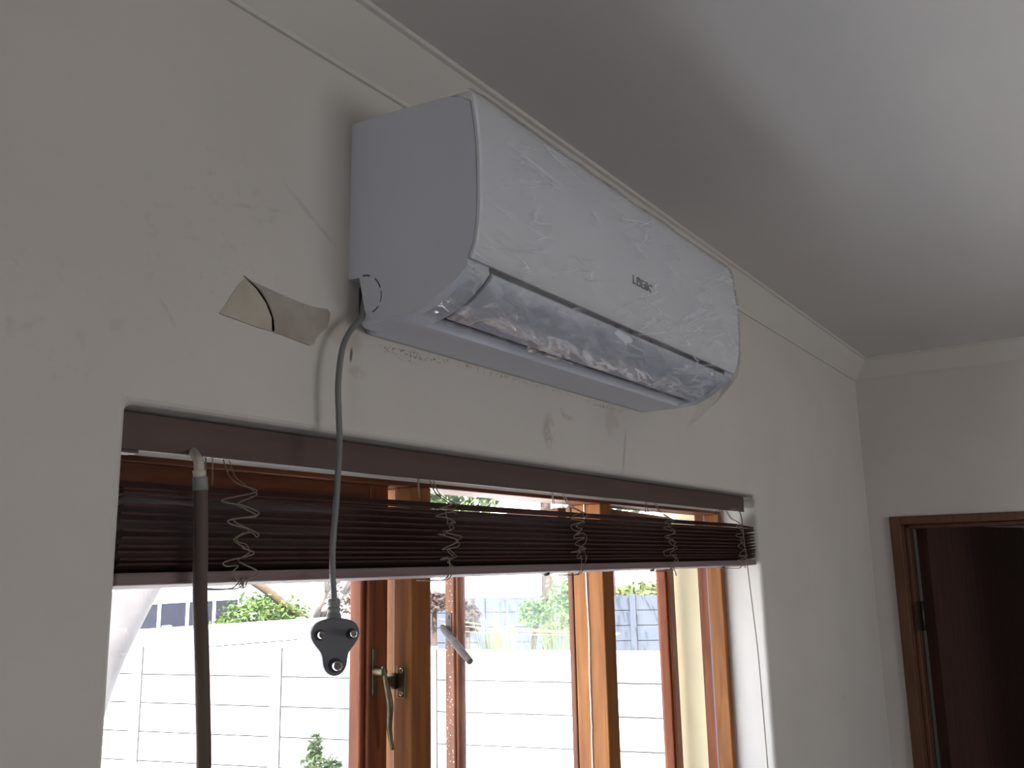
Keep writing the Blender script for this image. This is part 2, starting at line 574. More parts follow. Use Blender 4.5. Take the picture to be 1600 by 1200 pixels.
bm, g = wall_with_hole('y', 0.0, XL, XR + 0.13, ZF, ZC + 0.1, WX0, WX1, WZ0, WZ1, WT)
es = []
for a, b in (((1, 1), (2, 1)), ((2, 1), (2, 2)), ((2, 2), (1, 2)), ((1, 2), (1, 1))):
    es.append(bm.edges.get((g[0, *a], g[0, *b])))
for a in ((1, 1), (2, 1), (2, 2), (1, 2)):
    es.append(bm.edges.get((g[0, *a], g[WT, *a])))
bmesh.ops.bevel(bm, geom=es, offset=0.010, segments=4, affect='EDGES', profile=0.5)
ww = obj('wall_window', bm, m_wall_window)
tag(ww, 'grey plaster wall with the window recess below the air conditioner', 'wall', kind='structure')
# sloping plaster soffit down to the window head, and the lining of the opening outside in cream plaster
bm = bmesh.new()
prism_x(bm, [(0.062, WZ1), (0.0975, 1.8730), (0.0975, WZ1)], WX0, WX1)
tag(obj('wall_window_soffit', bm, m_wall), 'white plaster fillet over the window head', 'wall', kind='structure')
bm = bmesh.new()
box(bm, WX1 - 0.002, WX1 + 0.02, 0.165, WT + 0.012, WZ0, WZ1)
tag(obj('trim_1', bm, m_cream), 'cream plastered outer reveal right of the window', 'trim', kind='structure')

# the wall with the door
DY0, DY1, DZ1 = -0.985, -0.072, 1.888
bm, g = wall_with_hole('x', XR, YB, 0.0, ZF, ZC + 0.1, DY0, DY1, ZF + 0.0005, DZ1, 0.12)
tag(obj('wall_right', bm, m_wall), 'plain grey wall with the brown doorway', 'wall', kind='structure')
# unseen rear and side walls with openings; the side one is added for fill
bm, g = wall_with_hole('y', YB - 0.2, XL, XR, ZF, ZC + 0.1, 0.7, 2.2, 0.8, 1.90, 0.2)
tag(obj('wall_back', bm, m_wall_rear), 'unseen rear wall, darkened to cut bounce light, with a window opening', 'wall', kind='structure')
bm, g = wall_with_hole('x', XL - 0.2, YB, 0.0, ZF, ZC + 0.1, -2.2, -1.6, 0.9, 1.80, 0.2)
tag(obj('wall_left', bm, m_wall), 'unseen grey side wall with an opening added for fill light', 'wall', kind='structure')
tag(obj('floor', boxm(XL - 0.2, XR + 2.2, YB - 0.2, WT, ZF - 0.1, ZF), m_floor), 'plain tiled floor', 'floor', kind='structure')
tag(obj('ceiling', boxm(XL - 0.2, XR + 2.2, YB - 0.2, WT, ZC, ZC + 0.08), m_ceil), 'smooth grey painted ceiling', 'ceiling', kind='structure')
# passage behind the door
bm = bmesh.new()
box(bm, XR + 0.12, XR + 2.2, 0.0, 0.06, ZF, ZC)
box(bm, XR + 2.2, XR + 2.26, -2.4, 0.06, ZF, ZC)
box(bm, XR + 0.12, XR + 2.26, -2.46, -2.4, ZF, ZC)
tag(obj('wall_passage', bm, m_wall), 'grey passage walls behind the open door', 'wall', kind='structure')


def cornice(name, pts_fn, label):
    """cove cornice; pts_fn(d, z, end) gives the point at distance d off the wall"""
    prof = [(0, 2.386), (0.005, 2.386), (0.0055, 2.392)]
    for k in range(9):                                    # shallow cove
        t = k / 8
        s = sin(t * pi) * 0.0065
        prof.append((0.0065 + 0.047 * t + s * 0.7, 2.393 + 0.055 * t - s * -0.7))
    prof += [(0.0585, 2.4490), (0.0600, 2.4495), (0.0600, 2.4560), (0, 2.4560)]
    bm = bmesh.new()
    a = [bm.verts.new(pts_fn(d, z, 0)) for d, z in prof]
    b = [bm.verts.new(pts_fn(d, z, 1)) for d, z in prof]
    n = len(prof)
    for i in range(n):
        bm.faces.new((a[i], a[(i + 1) % n], b[(i + 1) % n], b[i]))
    bm.faces.new(a[::-1]); bm.faces.new(b)
    tag(obj(name, bm, m_trim), label, 'cornice', kind='structure')


cornice('trim_2', lambda d, z, e: (XR - d if e else XL + d, -d, z), 'painted cove cornice along the window wall above the air conditioner')
cornice('trim_3', lambda d, z, e: (XR - d, YB + d if e else -d, z), 'painted cove cornice above the doorway')

# ------------------------------------------------------------------ door
door = empty('door_1', (XR, DY1, ZF))
tag(door, 'dark brown door standing open in a reddish wooden frame', 'door', kind='structure')
bm = bmesh.new()
fx0, fx1 = XR - 0.012, XR + 0.125
box(bm, fx0, fx1, DY1 - 0.036, DY1 - 0.0005, ZF, DZ1)
box(bm, fx0 + 0.062, fx1, DY1 - 0.050, DY1 - 0.036, ZF, DZ1 - 0.036)
obj('door_jamb', bm, m_doorframe, door, bevel=0.003)
bm = bmesh.new()
box(bm, fx0, fx1, DY0 + 0.0005, DY0 + 0.036, ZF, DZ1)
box(bm, fx0 + 0.062, fx1, DY0 + 0.036, DY0 + 0.050, ZF, DZ1 - 0.036)
obj('door_jamb', bm, m_doorframe, door, bevel=0.003)
bm = bmesh.new()
box(bm, fx0, fx1, DY0 + 0.036, DY1 - 0.036, DZ1 - 0.028, DZ1)
box(bm, fx0 + 0.062, fx1, DY0 + 0.050, DY1 - 0.050, DZ1 - 0.042, DZ1 - 0.028)
obj('door_head', bm, m_doorframe, door, bevel=0.003)
hx, hy = XR + 0.10, DY1 - 0.064
dd = Vector((0.955, -0.297, 0)).normalized()
dn = Vector((dd.y, -dd.x, 0))
bm = bmesh.new()
obox(bm, (hx, hy, 0), dd, dn, (0, 0, 1), (0, 0.80), (0, 0.04), (ZF + 0.01, 1.856))
obj('door_leaf', bm, m_door, door, bevel=0.002)
for hz in (1.545, 0.1):
    bm = bmesh.new()
    tube(bm, [(hx - 0.006, hy + 0.004, hz - 0.05), (hx - 0.006, hy + 0.004, hz + 0.05)], 0.006, 10)
    box(bm, hx - 0.06, hx - 0.012, DY1 - 0.0515, DY1 - 0.049, hz - 0.05, hz + 0.05)
    obj('hinge', bm, m_brass, door)

# ------------------------------------------------------------------ window
FY0, FY1 = 0.098, 0.165           # frame depth
HZ = 1.8665                        # underside of the head
bm = bmesh.new()
box(bm, WX0, WX1 , FY0, FY1, HZ, 1.9085)
win = obj('window_1', bm, m_wood_h, bevel=0.002, origin=(WX0, FY0, WZ0))
tag(win, 'varnished brown timber window with three lights and two open casements', 'window', kind='structure')
obj('sill', boxm(WX0, WX1, 0.06, FY1 + 0.06, WZ0, WZ0 + 0.04), m_wood_h, win, bevel=0.003)


def upright(name, x0, x1, y0, y1, m=m_wood, par=win, z0=WZ0 + 0.04, z1=HZ):
    return obj(name, boxm(x0, x1, y0, y1, z0, z1), m, par, bevel=0.002)


upright('frame_jamb', WX0, WX0 + 0.012, FY0, FY1)
bm = boxm(1.041, 1.086, FY0, FY1 - 0.032, WZ0 + 0.04, HZ)
box(bm, 1.050, 1.077, FY1 - 0.032, FY1, WZ0 + 0.04, HZ)
obj('mullion', bm, m_wood, win, bevel=0.002)
bm = boxm(1.622, 1.668, FY0, FY1, WZ0 + 0.04, HZ)
obj('mullion', bm, m_wood, win, bevel=0.002)
# right jamb with its rebate and grey weather strip
bm = boxm(WX1 - 0.024, WX1, FY0, 0.135, WZ0 + 0.04, HZ)
obj('frame_jamb', bm, m_wood, win, bevel=0.002)
obj('frame_jamb_rebate', boxm(WX1 - 0.012, WX1 - 0.003, 0.137, 0.166, WZ0 + 0.04, HZ), m_wood_red, win)
obj('weather_strip', boxm(WX1 - 0.018, WX1 - 0.013, 0.134, 0.140, WZ0 + 0.04, HZ), m_strip, win)
# wavy bead of cream putty down the right mullion
pts = [(1.6212 - 0.0006, 0.134 + 0.0022 * noise.noise(Vector((0, 0, z * 9))) + 0.0012 * noise.noise(Vector((3, 0, z * 40))), z)
       for z in [WZ0 + 0.06 + k * 0.02 for k in range(50)]]
obj('putty_bead', tubem(pts, [0.0016 + 0.0009 * noise.noise(Vector((7, 0, p[2] * 12))) for p in pts], 6), m_putty, win)


def sash(hinge, free, z0, z1, sw=0.042, th=0.034, side=1, m=m_wood_red, mh=m_wood_h, glass=m_pane, hw=None):
    """casement from hinge to free edge (plan points); frame thickness th to the given side"""
    h, f = Vector((*hinge, 0)), Vector((*free, 0))
    L = (f - h).length
    d = (f - h).normalized()
    nrm = Vector((-d.y, d.x, 0)) * side
    bm = bmesh.new()
    obox(bm, h, d, nrm, (0, 0, 1), (0, hw or sw), (0, th), (z0, z1))
    root = obj('sash', bm, m, win, bevel=0.0025)
    bm = bmesh.new()
    obox(bm, h, d, nrm, (0, 0, 1), (L - sw, L), (0, th), (z0, z1))
    # glazing bead
    obox(bm, h, d, nrm, (0, 0, 1), (L - sw - 0.009, L - sw), (0.006, th - 0.006), (z0 + sw, z1 - sw))
    obj('stile', bm, m, root, bevel=0.0025)
    for za, zb in ((z1 - sw, z1), (z0, z0 + sw)):
        bm = bmesh.new()
        obox(bm, h, d, nrm, (0, 0, 1), (sw, L - sw), (0, th), (za, zb))
        zc = zb if za == z0 else za
        obox(bm, h, d, nrm, (0, 0, 1), (sw, L - sw), (0.006, th - 0.006), (zc - 0.006, zc + 0.006))
        obj('sash_rail', bm, mh, root, bevel=0.0025)
    bm = bmesh.new()
    obox(bm, h, d, nrm, (0, 0, 1), (sw - 0.004, L - sw + 0.004), (th / 2 - 0.002, th / 2 + 0.002), (z0 + sw - 0.004, z1 - sw + 0.004))
    obj('glass_pane', bm, glass, root)
    return root, d, nrm, L


sl, d1, n1, L1 = sash((WX0 + 0.014, 0.112), (1.024, 0.128), WZ0 + 0.045, 1.8695, hw=0.02)
sm, d2, n2, L2 = sash((1.622, 0.168), (1.822, 0.650), WZ0 + 0.045, 1.864, side=-1, hw=0.016, m=m_wood_old, mh=m_wood_old, glass=m_pane_hazy)
sr, d3, n3, L3 = sash((1.672, 0.135), (2.2445, 0.226), WZ0 + 0.045, 1.864, sw=0.050)


def paint_flecks(par):
    bm = bmesh.new()
    r = random.Random(4)
    h = Vector((1.622, 0.168, 0))
    for k in range(150):
        s = L2 - r.uniform(0.001, 0.041)
        z = r.uniform(1.2, 1.80)
        q = r.choice([0.0005, 0.0007, 0.0008, 0.0011, 0.0016])
        obox(bm, h, d2, n2, (0, 0, 1), (s, s + q), (-0.0006, 0.0002), (z, z + q * r.uniform(1, 2.2)))
    return obj('paint_fleck', bm, m_putty, par)


# the middle casement swings so that its room face looks back at the house
pf = paint_flecks(sm)
pf['kind'] = 'stuff'
pf['label'] = 'pale paint spatter on the weathered stile'


def handle(par, base, along, out, lever_dir, name='window_handle'):
    """espagnolette plate + boss + long slim lever"""
    b, a, n_ = Vector(base), Vector(along), Vector(out)
    s = a.cross(n_)
    bm = bmesh.new()
    obox(bm, b, s, a, n_, (-0.0055, 0.0055), (-0.032, 0.032), (0, 0.003))
    tube(bm, [b + n_ * 0.002, b + n_ * 0.012, b + n_ * 0.020], [0.0075, 0.006, 0.0065], 12)
    ld = Vector(lever_dir).normalized()
    p0 = b + n_ * 0.018
    path = smooth_path([p0 - ld * 0.008, p0 + ld * 0.015 + n_ * 0.003, p0 + ld * 0.045 + n_ * 0.006, p0 + ld * 0.075 + n_ * 0.001, p0 + ld * 0.105 + n_ * 0.003], 5)
    m_ = len(path)
    tube(bm, path, [0.0030 + 0.0020 * sin(pi * k / (m_ - 1)) ** 2 if k < m_ - 1 else 0.003 for k in range(m_)], 8)
    return obj(name, bm, m_brass, par, bevel=0.0008)


handle(sl, (0.994, 0.1270, 1.607), (0, 0, 1), (0, -1, 0), (0.13, -0.02, -0.985))
n2 = -n2          # toward the room side of the open casement
hb = Vector((1.622, 0.168, 0)) + d2 * (L2 - 0.022)
bm = bmesh.new()
obox(bm, (hb.x, hb.y, 1.60), d2, (0, 0, 1), n2, (-0.012, 0.012), (-0.038, 0.038), (0, 0.0025))
for dz in (0.027, -0.027):
    tube(bm, [hb + n2 * 0.002 + Vector((0, 0, 1.60 + dz)), hb + n2 * 0.0045 + Vector((0, 0, 1.60 + dz))], 0.0045, 10)
tube(bm, [hb + Vector((0, 0, 1.60)), hb + n2 * 0.018 + Vector((0, 0, 1.60))], 0.008, 12)
ld = (-d2 * 0.87 + Vector((0, 0, -0.47))).normalized()
p0 = hb + n2 * 0.018 + Vector((0, 0, 1.602))
path = [p0 - ld * 0.006, p0 + ld * 0.02, p0 + ld * 0.05, p0 + ld * 0.085, p0 + ld * 0.145]
tube(bm, path, [0.0075, 0.0085, 0.0085, 0.0095, 0.008], 10)
obj('window_handle', bm, mat('tarnished_metal', (0.052, 0.040, 0.034), 0.7, metal=0.0, spec=0.12, var=0.25, vscale=50), sm, bevel=0.0008)

# striker plate with two brass screws on the side of the left mullion
bm = bmesh.new()
box(bm, 1.0388, 1.0410, 0.108, 0.124, 1.566, 1.611)
tube(bm, [(1.039, 0.124, 1.589), (1.037, 0.130, 1.589), (1.034, 0.137, 1.589)], [0.011, 0.0115, 0.010], 14)
lp = obj('latch_plate', bm, m_brass, win, bevel=0.001)
for z in (1.604, 1.573):
    bm = bmesh.new()
    tube(bm, [(1.0389, 0.1155, z), (1.0373, 0.1155, z)], [0.0042, 0.0030], 14)
    sc_ = obj('screw', bm, m_bright_brass, lp)

# ------------------------------------------------------------------ air conditioner
AX0, AX1 = 0.802, 1.635
ac = empty('air_conditioner', ((AX0 + AX1) / 2, 0, 2.04))
tag(ac, 'white wall mounted split air conditioner still partly wrapped in protective film', 'air conditioner')

front_up = [(-0.165, 2.3055), (-0.185, 2.3035), (-0.1925, 2.3020), (-0.1965, 2.2985), (-0.1985, 2.290), (-0.2025, 2.262), (-0.2050, 2.235), (-0.2062, 2.205),
            (-0.2062, 2.165), (-0.2040, 2.135), (-0.1995, 2.112), (-0.1925, 2.0945)]
low_full = [(-0.1870, 2.0870), (-0.1780, 2.0770), (-0.1660, 2.0670), (-0.1520, 2.0580), (-0.1380, 2.0515), (-0.1250, 2.0465), (-0.1120, 2.0430), (-0.1000, 2.0412), (-0.0850, 2.0405)]
low_recess = [(-0.1700, 2.0970), (-0.1580, 2.0880), (-0.1480, 2.0800), (-0.1360, 2.0720), (-0.1240, 2.0670), (-0.1130, 2.0620), (-0.1010, 2.0600), (-0.0975, 2.0500), (-0.0880, 2.0405)]
back_l = [(-0.0220, 2.0405), (-0.0290, 2.0500), (-0.0275, 2.0560), (-0.0180, 2.1050), (0.0, 2.1060)]
back_f = [(-0.0100, 2.0405), (-0.0030, 2.0420), (-0.0006, 2.0480), (-0.0005, 2.1050), (-0.0005, 2.1060)]
top = [(-0.0005, 2.3140), (-0.004, 2.3170), (-0.05, 2.3145), (-0.100, 2.3115)]


def ac_profile(recess, notch):
    """casing outline; above the seam it stays 18 mm behind the front panel"""
    fr = [(-0.165, 2.3055), (-0.180, 2.298)] + [(y + 0.006, z) for y, z in front_up[4:]]
    fr[-1] = (-0.186, 2.0960)
    return top + fr + (low_recess if recess else low_full) + (back_l if notch else back_f)


bm = bmesh.new()
# rounded lower end corners: the first and last stations are pulled in a little
st = [(AX0, False, True, 0.007), (AX0 + 0.002, False, True, 0.003), (AX0 + 0.008, False, True, 0.0), (AX0 + 0.032, False, True, 0.0),
      (AX0 + 0.0325, False, False, 0.0), (AX0 + 0.042, False, False, 0.0), (AX0 + 0.0425, True, False, 0.0), (AX1 - 0.0365, True, False, 0.0), (AX1 - 0.036, False, False, 0.0),
      (AX1 - 0.008, False, False, 0.0), (AX1 - 0.002, False, False, 0.003), (AX1, False, False, 0.007)]
rings = []
for x, rc, nt, sh in st:
    ring = []
    for y, z in ac_profile(rc, nt):
        k = max(0.0, min(1.0, (2.09 - z) / 0.045)) if y < -0.005 else 0
        ring.append(bm.verts.new((x, y + sh * k * (0.9 if y < -0.1 else 0), z + sh * k * 0.9)))
    rings.append(ring)
n = len(rings[0])
for a, b in zip(rings, rings[1:]):
    for i in range(n):
        bm.faces.new((a[i], b[i], b[(i + 1) % n], a[(i + 1) % n]))
bm.faces.new(rings[0]); bm.faces.new(rings[-1][::-1])
obj('casing', bm, m_ac, ac)

# front panel: a shallow shell whose ends wrap round onto the sides
bm = bmesh.new()
back = [(-0.1880, 2.0965)] + [(y + 0.005, z) for y, z in front_up[4:-1][::-1]] + [(-0.181, 2.2975), (-0.165, 2.3035)]
prof = front_up + back
prism_x(bm, prof, AX0 - 0.0008, AX1 + 0.0008)
bmesh.ops.recalc_face_normals(bm, faces=bm.faces)
ends = [e for e in bm.edges if abs(e.verts[0].co.x - e.verts[1].co.x) < 1e-6 and min(e.verts[0].co.y, e.verts[1].co.y) < -0.17]
bmesh.ops.bevel(bm, geom=ends, offset=0.0012, segments=2, affect='EDGES', profile=0.5)
fp = obj('front_panel', bm, m_ac_panel, ac, smooth=True)
for p in fp.data.polygons:
    if abs(p.normal.x) > 0.9: p.use_smooth = False
wn_ = fp.modifiers.new('wn', 'WEIGHTED_NORMAL')

# louvre flap: curved blade from just under the seam to the outlet slot
fl = [(-0.1890, 2.0860), (-0.1850, 2.0805), (-0.1760, 2.0728), (-0.1640, 2.0640), (-0.1500, 2.0560), (-0.1400, 2.0512), (-0.1300, 2.0478), (-0.1190, 2.0450)]
bm = bmesh.new()
prism_x(bm, fl + [(y + 0.003, z + 0.004) for y, z in fl[::-1]], AX0 + 0.047, AX1 - 0.041)
flap = obj('air_flap', bm, m_flap, ac, smooth=False, bevel=0.001)
for p in flap.data.polygons:
    p.use_smooth = True
flap.modifiers.new('wn', 'WEIGHTED_NORMAL')
# solid dark fill behind the flap, the outlet's shade put into its colour
bm = bmesh.new()
prism_x(bm, [(-0.1880, 2.0945), (-0.1720, 2.0955), (-0.1230, 2.0690), (-0.1000, 2.0585), (-0.0985, 2.0520), (-0.1080, 2.0500), (-0.1150, 2.0520), (-0.1360, 2.0580), (-0.1640, 2.0715), (-0.1840, 2.0875)],
        AX0 + 0.0435, AX1 - 0.0375)
obj('outlet_shade', bm, m_dark, ac)
# dark block added as the shade inside the notch, and the dashed outline of the knock-out
bm = bmesh.new()
prism_x(bm, [(-0.0006, 2.100), (-0.019, 2.100), (-0.027, 2.056), (-0.0006, 2.056)], AX0 + 0.018, AX0 + 0.031)
obj('notch_shade', bm, m_dark, ac)
bm = bmesh.new()
arc = smooth_path([(-0.019, 2.1062), (-0.030, 2.1058), (-0.041, 2.1015), (-0.0500, 2.0920), (-0.0545, 2.0800), (-0.0535, 2.0690), (-0.0470, 2.0600), (-0.0350, 2.0550)] and
                  [(0, y, z) for y, z in [(-0.019, 2.1062), (-0.030, 2.1058), (-0.041, 2.1015), (-0.0500, 2.0920), (-0.0545, 2.0800), (-0.0535, 2.0690), (-0.0470, 2.0600), (-0.0350, 2.0550)]], 6)
for a_, b_, w_ in ((3, 10, 0.0009), (14, 22, 0.0008), (23, 32, 0.0005), (34, 40, 0.0007)):
    tube(bm, [(AX0 - 0.0001, p.y, p.z) for p in arc[a_:b_]], w_, 6)
obj('knockout_outline', bm, m_dark, ac)

# lettering: a square O with a power mark, built from strokes on the panel face
PY = -0.2068


def stroke(bm, x0, z0, x1, z1, w=0.0016):
    a, b = Vector((x0, 0, z0)), Vector((x1, 0, z1))
    d = (b - a).normalized()
    obox(bm, (x0, PY, z0), d, (0, 1, 0), Vector((-d.z, 0, d.x)), (-w * 0.35, (b - a).length + w * 0.35), (-0.0004, 0.0012), (-w / 2, w / 2))


bm = bmesh.new()
lx, lz, lh = 1.1905, 2.1597, 0.0118
lw_ = 0.0102


def S_(pts, x, w=0.0014):
    for (a, b) in zip(pts, pts[1:]):
        stroke(bm, x + a[0] * lw_, lz + a[1] * lh, x + b[0] * lw_, lz + b[1] * lh, w)


S_([(0, 1), (0, 0), (0.75, 0)], lx)
S_([(0.32, 0.95), (0, 0.95), (0, 0), (1, 0), (1, 0.95), (0.68, 0.95)], lx + 0.0128)
S_([(0.5, 1.12), (0.5, 0.5)], lx + 0.0128, 0.0014)
S_([(1, 0.95), (0, 0.95), (0, 0), (1, 0), (1, 0.48), (0.55, 0.48)], lx + 0.0283)
S_([(0, 1), (0, 0)], lx + 0.0437, 0.0022)
S_([(0, 1), (0, 0)], lx + 0.0490)
S_([(0.95, 1), (0.1, 0.48), (1, 0)], lx + 0.0490)
c_ = [(cos(k * pi / 4) * 0.14 + 1.35, sin(k * pi / 4) * 0.12 + 0.86) for k in range(9)]
S_(c_, lx + 0.0490, 0.0006)
obj('brand_lettering', bm, m_logo, ac)

# crumpled protective film over the front, the flap and the lower right end
path = front_up[1:] + low_full[:7]
seglen = [0]
for a, b in zip(path, path[1:]):
    seglen.append(seglen[-1] + sqrt((a[0] - b[0]) ** 2 + (a[1] - b[1]) ** 2))
TOT = seglen[-1]


def on_path(s):
    for i in range(len(path) - 1):
        if s <= seglen[i + 1] or i == len(path) - 2:
            t = (s - seglen[i]) / (seglen[i + 1] - seglen[i])
            a, b = path[i], path[i + 1]
            ny, nz = (b[1] - a[1]), -(b[0] - a[0])
            q = sqrt(ny * ny + nz * nz)
            return a[0] + (b[0] - a[0]) * t, a[1] + (b[1] - a[1]) * t, ny / q, nz / q


def ridge(x, y, sc, seed, oct_=3):
    v, amp, f = 0, 1.0, sc
    for _ in range(oct_):
        v += amp * (1 - abs(noise.noise(Vector((x * f, y * f, seed)))) * 2.2)
        amp *= 0.5
        f *= 2.1
    return v


def film(name, x0, x1, s0, s1, nx, ns, amp_fn, edge_fn=None):
    bm = bmesh.new()
    grid = []
    for i in range(nx + 1):
        row = []
        x = x0 + (x1 - x0) * i / nx
        for j in range(ns + 1):
            s = s0 + (s1 - s0) * j / ns
            y, z, ny, nz = on_path(max(0, min(TOT, s)))
            a = amp_fn(x, s)
            # long diagonal tension folds plus fine crumple
            u = (x - 0.8) * cos(0.35) + s * sin(0.35)
            v = -(x - 0.8) * sin(0.35) + s * cos(0.35)
            h = 0.0014 + a * (0.0022 * max(0, ridge(u * 0.25, v * 1.6, 9, 1.3, 4)) +
                              0.0012 * max(0, min(1, 0.05 + 2.6 * noise.noise(Vector((x * 7, s * 16, 8.8))))) * max(0, ridge(x * 0.7, s, 24, 5.1, 2)))
            dx, dz, dy = 0, 0, 0
            if edge_fn:
                dx, dy, dz = edge_fn(x, s)
            row.append(bm.verts.new((x + dx, y + ny * h * 1.0 * (1) + dy, z + nz * h + dz)) if ny < 0 or True else None)
        grid.append(row)
    for i in range(nx):
        for j in range(ns):
            bm.faces.new((grid[i][j], grid[i + 1][j], grid[i + 1][j + 1], grid[i][j + 1]))
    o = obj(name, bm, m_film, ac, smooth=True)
    return o


SEAM = seglen[len(front_up[1:])]


def amp(x, s):
    t = s / TOT
    low = max(0.0, min(1.0, (s - SEAM + 0.045) / 0.05))
    upper = max(0.0, 1 - s / 0.05) * 0.5
    right = max(0, (x - 1.52) / 0.1)
    return 0.5 + 0.65 * low + upper + right * 0.5


def edge(x, s):
    # beyond the right end the loose film sags down and back toward the wall
    over = max(0.0, x - (AX1 + 0.001))
    w = max(0.0, (s - SEAM + 0.06) / 0.1)
    return (-over * 0.55, over * 0.9 + 0.003 * noise.noise(Vector((x * 40, s * 40, 2))) * (over > 0),
            -over * 0.6 * w)


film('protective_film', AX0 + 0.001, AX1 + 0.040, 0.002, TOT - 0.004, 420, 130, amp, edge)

# ------------------------------------------------------------------ power cord and plug
pc = [(0.812, -0.018, 2.082), (0.806, -0.021, 2.068), (0.795, -0.028, 2.050), (0.7725, -0.030, 2.026), (0.7610, -0.030, 2.001), (0.7560, -0.030, 1.961),
      (0.7580, -0.030, 1.925), (0.7600, -0.030, 1.894), (0.7585, -0.030, 1.860), (0.7560, -0.030, 1.820), (0.7520, -0.030, 1.777), (0.7525, -0.030, 1.745), (0.7550, -0.030, 1.722), (0.7552, -0.030, 1.706)]
cordo = obj('power_cord', tubem(smooth_path(pc, 8), 0.0036, 12), m_cord, ac)
cordo['label'] = 'grey mains cable'
# plug, its pin face turned toward the viewer
PC = Vector((0.7560, -0.030, 1.6655))
nf = Vector((-0.60, -0.80, 0.06)).normalized()
side = Vector((0, 0, 1)).cross(nf).normalized()
upv = nf.cross(side)
plug = cordo


def PL(a, b, c):
    return PC + side * a * 1.2 + upv * b * 1.22 + nf * c * 1.1


def field(a, b, g=0.0):
    k = 0.0065
    ds = [sqrt((a - cx) ** 2 + (b - cz) ** 2) - r for cx, cz, r in ((-0.0125, 0.0115, 0.0128), (0.0125, 0.0115, 0.0128), (0, -0.0160, 0.0138), (0, 0.002, 0.0115), (0, 0.0125, 0.0118))]
    return -k * math.log(sum(math.exp(-d_ / k) for d_ in ds)) + 0.0045 + g


outl = []
for i in range(64):
    t = 2 * pi * i / 64
    lo, hi = 0, 0.06
    for _ in range(30):
        mid = (lo + hi) / 2
        if field(cos(t) * mid, sin(t) * mid) < 0: lo = mid
        else: hi = mid
    outl.append((cos(t) * lo, sin(t) * lo))
bm = bmesh.new()
lay = [(0.0105, 0.975), (0.012, 0.95), (0.0095, 1.0), (-0.002, 1.0), (-0.008, 0.97), (-0.013, 0.86), (-0.015, 0.70)]
lay = [(0.0120, 0.955), (0.0112, 0.985), (0.0098, 1.0), (-0.002, 1.0), (-0.008, 0.97), (-0.013, 0.86), (-0.015, 0.70)]
rr = [[bm.verts.new(PL(a * s, b * s, c)) for a, b in outl] for c, s in lay]
for r0, r1 in zip(rr, rr[1:]):
    for i in range(64):
        f = bm.faces.new((r0[i], r0[(i + 1) % 64], r1[(i + 1) % 64], r1[i]))
        f.smooth = True
bm.faces.new(rr[0]); bm.faces.new(rr[-1][::-1])
obj('plug_body', bm, m_plug, plug)
for a, b, r in ((-0.0142, 0.0102, 0.0038), (0.0142, 0.0102, 0.0038), (0, -0.0165, 0.0050)):
    bm = bmesh.new()
    tube(bm, [PL(a, b, 0.0110), PL(a, b, 0.0124)], r * 1.55, 20)
    obj('pin_recess', bm, m_dark, plug)
    bm = bmesh.new()
    tube(bm, [PL(a, b, 0.011), PL(a, b, 0.0280), PL(a, b, 0.0296)], [r, r, r * 0.72], 20)
    obj('pin', bm, m_pin, plug)
bm = bmesh.new()
tp = [PL(0, 0.015, 0), PL(0, 0.021, 0), PL(0, 0.0285, 0), PL(0, 0.0288, 0), PL(0, 0.031, 0), PL(0, 0.0313, 0), PL(0, 0.0335, 0), PL(0, 0.0338, 0), PL(0, 0.036, 0), PL(0, 0.0364, 0), PL(0, 0.041, 0), PL(0, 0.042, 0)]
tube(bm, tp, [0.0105, 0.0088, 0.0080, 0.0070, 0.0070, 0.0077, 0.0076, 0.0066, 0.0066, 0.0073, 0.0068, 0.0050], 20)
obj('strain_relief', bm, m_plug2, plug)

# ------------------------------------------------------------------ venetian blind
blind = empty('venetian_blind', ((WX0 + WX1) / 2, 0.04, 1.75))
tag(blind, 'dark brown venetian blind pulled up into a bundle in the window recess', 'blind')
bx0, bx1 = WX0 + 0.004, WX1 - 0.005
bm = bmesh.new()
box(bm, bx0, bx1 - 0.008, 0.030, 0.034, 1.869, 1.9065)
box(bm, bx0, bx1 - 0.010, 0.034, 0.058, 1.8745, 1.9060)
box(bm, bx0, bx0 + 0.030, 0.030, 0.050, 1.8655, 1.8690)
hr = obj('head_rail', bm, m_rail, blind, bevel=0.001)
r = random.Random(5)
zs = [1.8335 - 0.0088 * k - (0.0012 if k % 3 == 1 else 0) for k in range(11)]
zs = [1.8340, 1.8250, 1.8175, 1.8080, 1.8000, 1.7925, 1.7840, 1.7770, 1.7690, 1.7635, 1.7570, 1.7520]
slat0 = None
for k, z in enumerate(zs):
    t = radians((13, 0, -9, -13)[min(k, 3)])
    hw = 0.025
    th = 0.0028
    yc = 0.034 + r.uniform(-0.0012, 0.0012)
    bm = bmesh.new()
    dy, dz = cos(t), sin(t)
    obox(bm, (0, yc, z), (1, 0, 0), (0, dy, dz), (0, -dz, dy), (bx0 + r.uniform(0, 0.004), bx1 - r.uniform(0, 0.006)), (-hw, hw), (-th / 2, th / 2))
    s_ = obj('slat', bm, m_slat, blind, bevel=0.001, seg=2)
# bottom rail, thicker, its front edge tipped up
bm = bmesh.new()
t = radians(-5)
dy, dz = cos(t), sin(t)
obox(bm, (0, 0.034, 1.7415), (1, 0, 0), (0, dy, dz), (0, -dz, dy), (bx0, bx1 - 0.006), (-0.025, 0.025), (-0.006, 0.006))
br = obj('bottom_rail', bm, m_brail, blind, bevel=0.002)
for x in (1.30, 1.70, 2.08):
    bm = bmesh.new()
    tube(bm, [(x, 0.028, 1.7345), (x, 0.027, 1.7315)], [0.006, 0.004], 12)
    obj('cord_button', bm, m_dark, blind)


